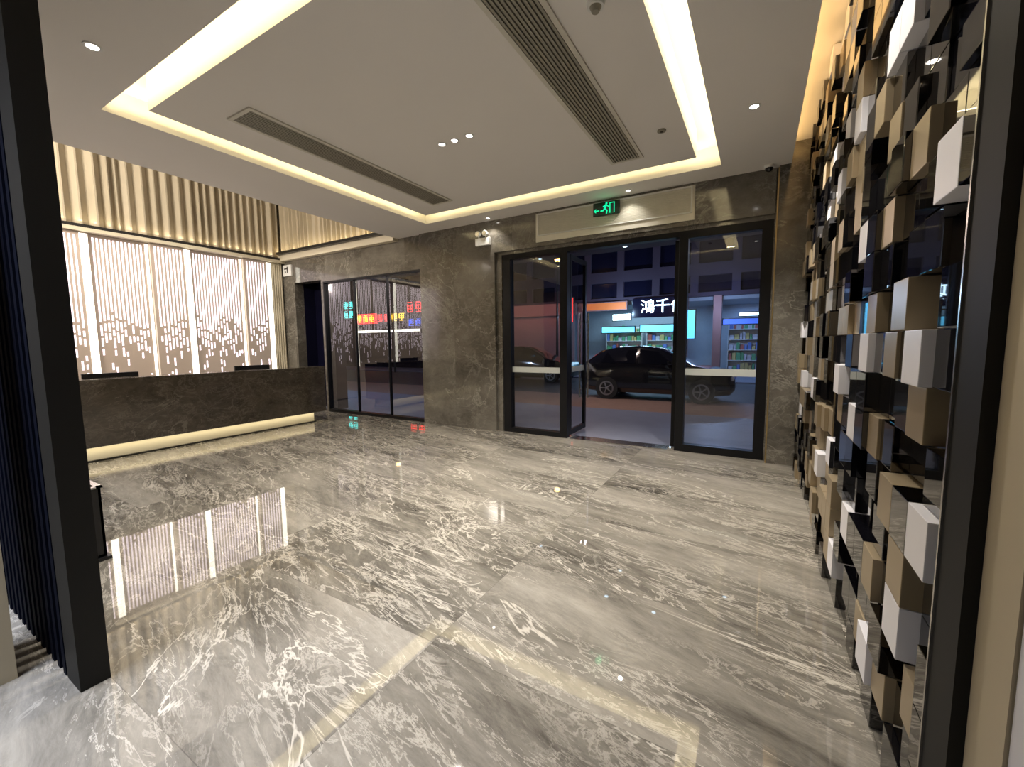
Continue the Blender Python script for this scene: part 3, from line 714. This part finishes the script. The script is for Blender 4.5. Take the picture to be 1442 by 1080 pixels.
glyphs(-19.5, -17.4, 3.4, 4.3, 3, 'neon_red', 'red lit sign furthest right beyond the window')
glyphs(-19.4, -17.6, 2.6, 3.2, 3, 'neon_blue', 'blue lit sign under the right red one beyond the window')
lit('light_bar', -24.6, -18.5, 2.3, 2.52, 'neon_pale', 'long pale light bar below the coloured signs', y=YB + .13)
# street lamps
for i, (x, y, z) in enumerate(((-7.55, 16.8, 5.06), (-17.6, 17.0, 5.35))):
    s_ = empty('street_lamp', (x, y, -.06), ['orange street lamp seen above the open left door', 'orange street lamp seen at the top of the front window'][i], 'street lamp', 'orange street lamps')
    MB().cyl((x, y, -.06), .06, z - .1, n=14, r2=.035).build('pole', 'black_metal', s_, smooth=True)
    MB().cyl((x, y, z - .16), .10, .05, n=14, r2=.14).build('cap', 'black_metal', s_)
    m = MB(); m.cyl((x, y, z - .11), .09, .18, n=16, r2=.12); m.build('globe', 'sodium', s_, smooth=True)

# ------------------------------------------------------------------ cars
def make_car(lab):
    r = empty('car', (0, 0, -.06), lab, 'car')
    L = 3.95; W = 1.70
    # cross sections along the length: x, half width, sill z, belt z, roof z, roof half width
    st = [(0.0, .60, .36, .60, .62, .55), (.10, .74, .24, .74, .76, .68), (.45, .82, .20, .84, .86, .72), (.95, .85, .20, .92, .95, .72), (1.30, .85, .20, .94, 1.14, .66), (1.75, .85, .20, .95, 1.38, .60),
          (2.3, .85, .20, .96, 1.45, .59), (2.9, .85, .20, .97, 1.43, .58), (3.4, .84, .20, .98, 1.33, .56), (3.72, .82, .24, .98, 1.10, .58), (3.88, .78, .30, .92, .98, .62), (3.95, .66, .40, .80, .84, .56)]
    secs = []
    for (x, hw, zs, zb, zr, rw) in st:
        half = [(0, zs), (hw * .85, zs), (hw, zs + .12), (hw * 1.01, (zs + zb) / 2), (hw * .97, zb), (rw, zr - .04 * (zr - zb > .1)), (rw * .8, zr), (0, zr + .015)]
        full = [(x, y, z) for y, z in half] + [(x, -y, z) for y, z in half[-2:0:-1]]
        secs.append(full)
    m = MB(); n = len(secs[0]); m.add([v for s_ in secs for v in s_], [(i * n + k, i * n + (k + 1) % n, (i + 1) * n + (k + 1) % n, (i + 1) * n + k) for i in range(len(secs) - 1) for k in range(n)] + [tuple(range(n)), tuple(range((len(secs) - 1) * n, len(secs) * n))])
    body = m.build('body', 'car_paint', r, smooth=True); body.location = (0, 0, 0)
    for s_ in (-1, 1):
        def gl(pts):  # window just outside the body side
            m = MB(); vs = [(x, s_ * y, z) for x, y, z in pts]; vs2 = [(x, s_ * (y + .006), z + .004) for x, y, z in pts]; k = len(pts)
            m.add(vs + vs2, [tuple(range(k)), tuple(range(k, 2 * k))] + [(i, (i + 1) % k, k + (i + 1) % k, k + i) for i in range(k)])
            o = m.build('side_window', 'car_glass', r); o.location = (0, 0, 0)
        gl([(1.42, .815, .97), (2.28, .815, .99), (2.28, .61, 1.37), (1.80, .63, 1.30)])
        gl([(2.36, .815, .99), (3.30, .80, 1.0), (3.2, .60, 1.27), (2.36, .61, 1.37)])
        for xw in (.72, 3.12):
            t_ = MB().cyl((xw, s_ * .70 - .0, .31), .31, .17 * s_, 'y', 28).build('wheel', 'tyre', r, smooth=True); t_.location = (0, 0, 0)
            h_ = MB().ring((xw, s_ * .862, .31), .16, .20, .012 * s_, 'y', 28)
            for k in range(5):
                a = k * 2 * PI / 5; h_.tube([(xw, s_ * .868, .31), (xw + .17 * math.cos(a), s_ * .868, .31 + .17 * math.sin(a))], .018)
            ho = h_.build('rim', 'rim', t_); ho.location = (0, 0, 0)
        o = MB().box(.02, .12, s_ * .45, s_ * .69, .60, .70).build('headlight', 'head_lens', r, .01); o.location = (0, 0, 0)
        o = MB().box(3.86, 3.93, s_ * .48, s_ * .70, .78, .92).build('tail_light', 'tail_red', r, .01); o.location = (0, 0, 0)
        o = MB().box(1.38, 1.52, s_ * .84, s_ * .98, .98, 1.08).build('mirror', 'car_paint', r, .02); o.location = (0, 0, 0)
    return r
car = make_car('black hatchback parked at the kerb straight outside the doorway')
car.location = (-.45, 12.1, -.06); car.rotation_euler = (0, 0, PI)
car2 = copy_tree(car); car2.location = (-6.2, 15.6, -.06); car2['label'] = 'dark car further off, seen low through the left entrance pane'
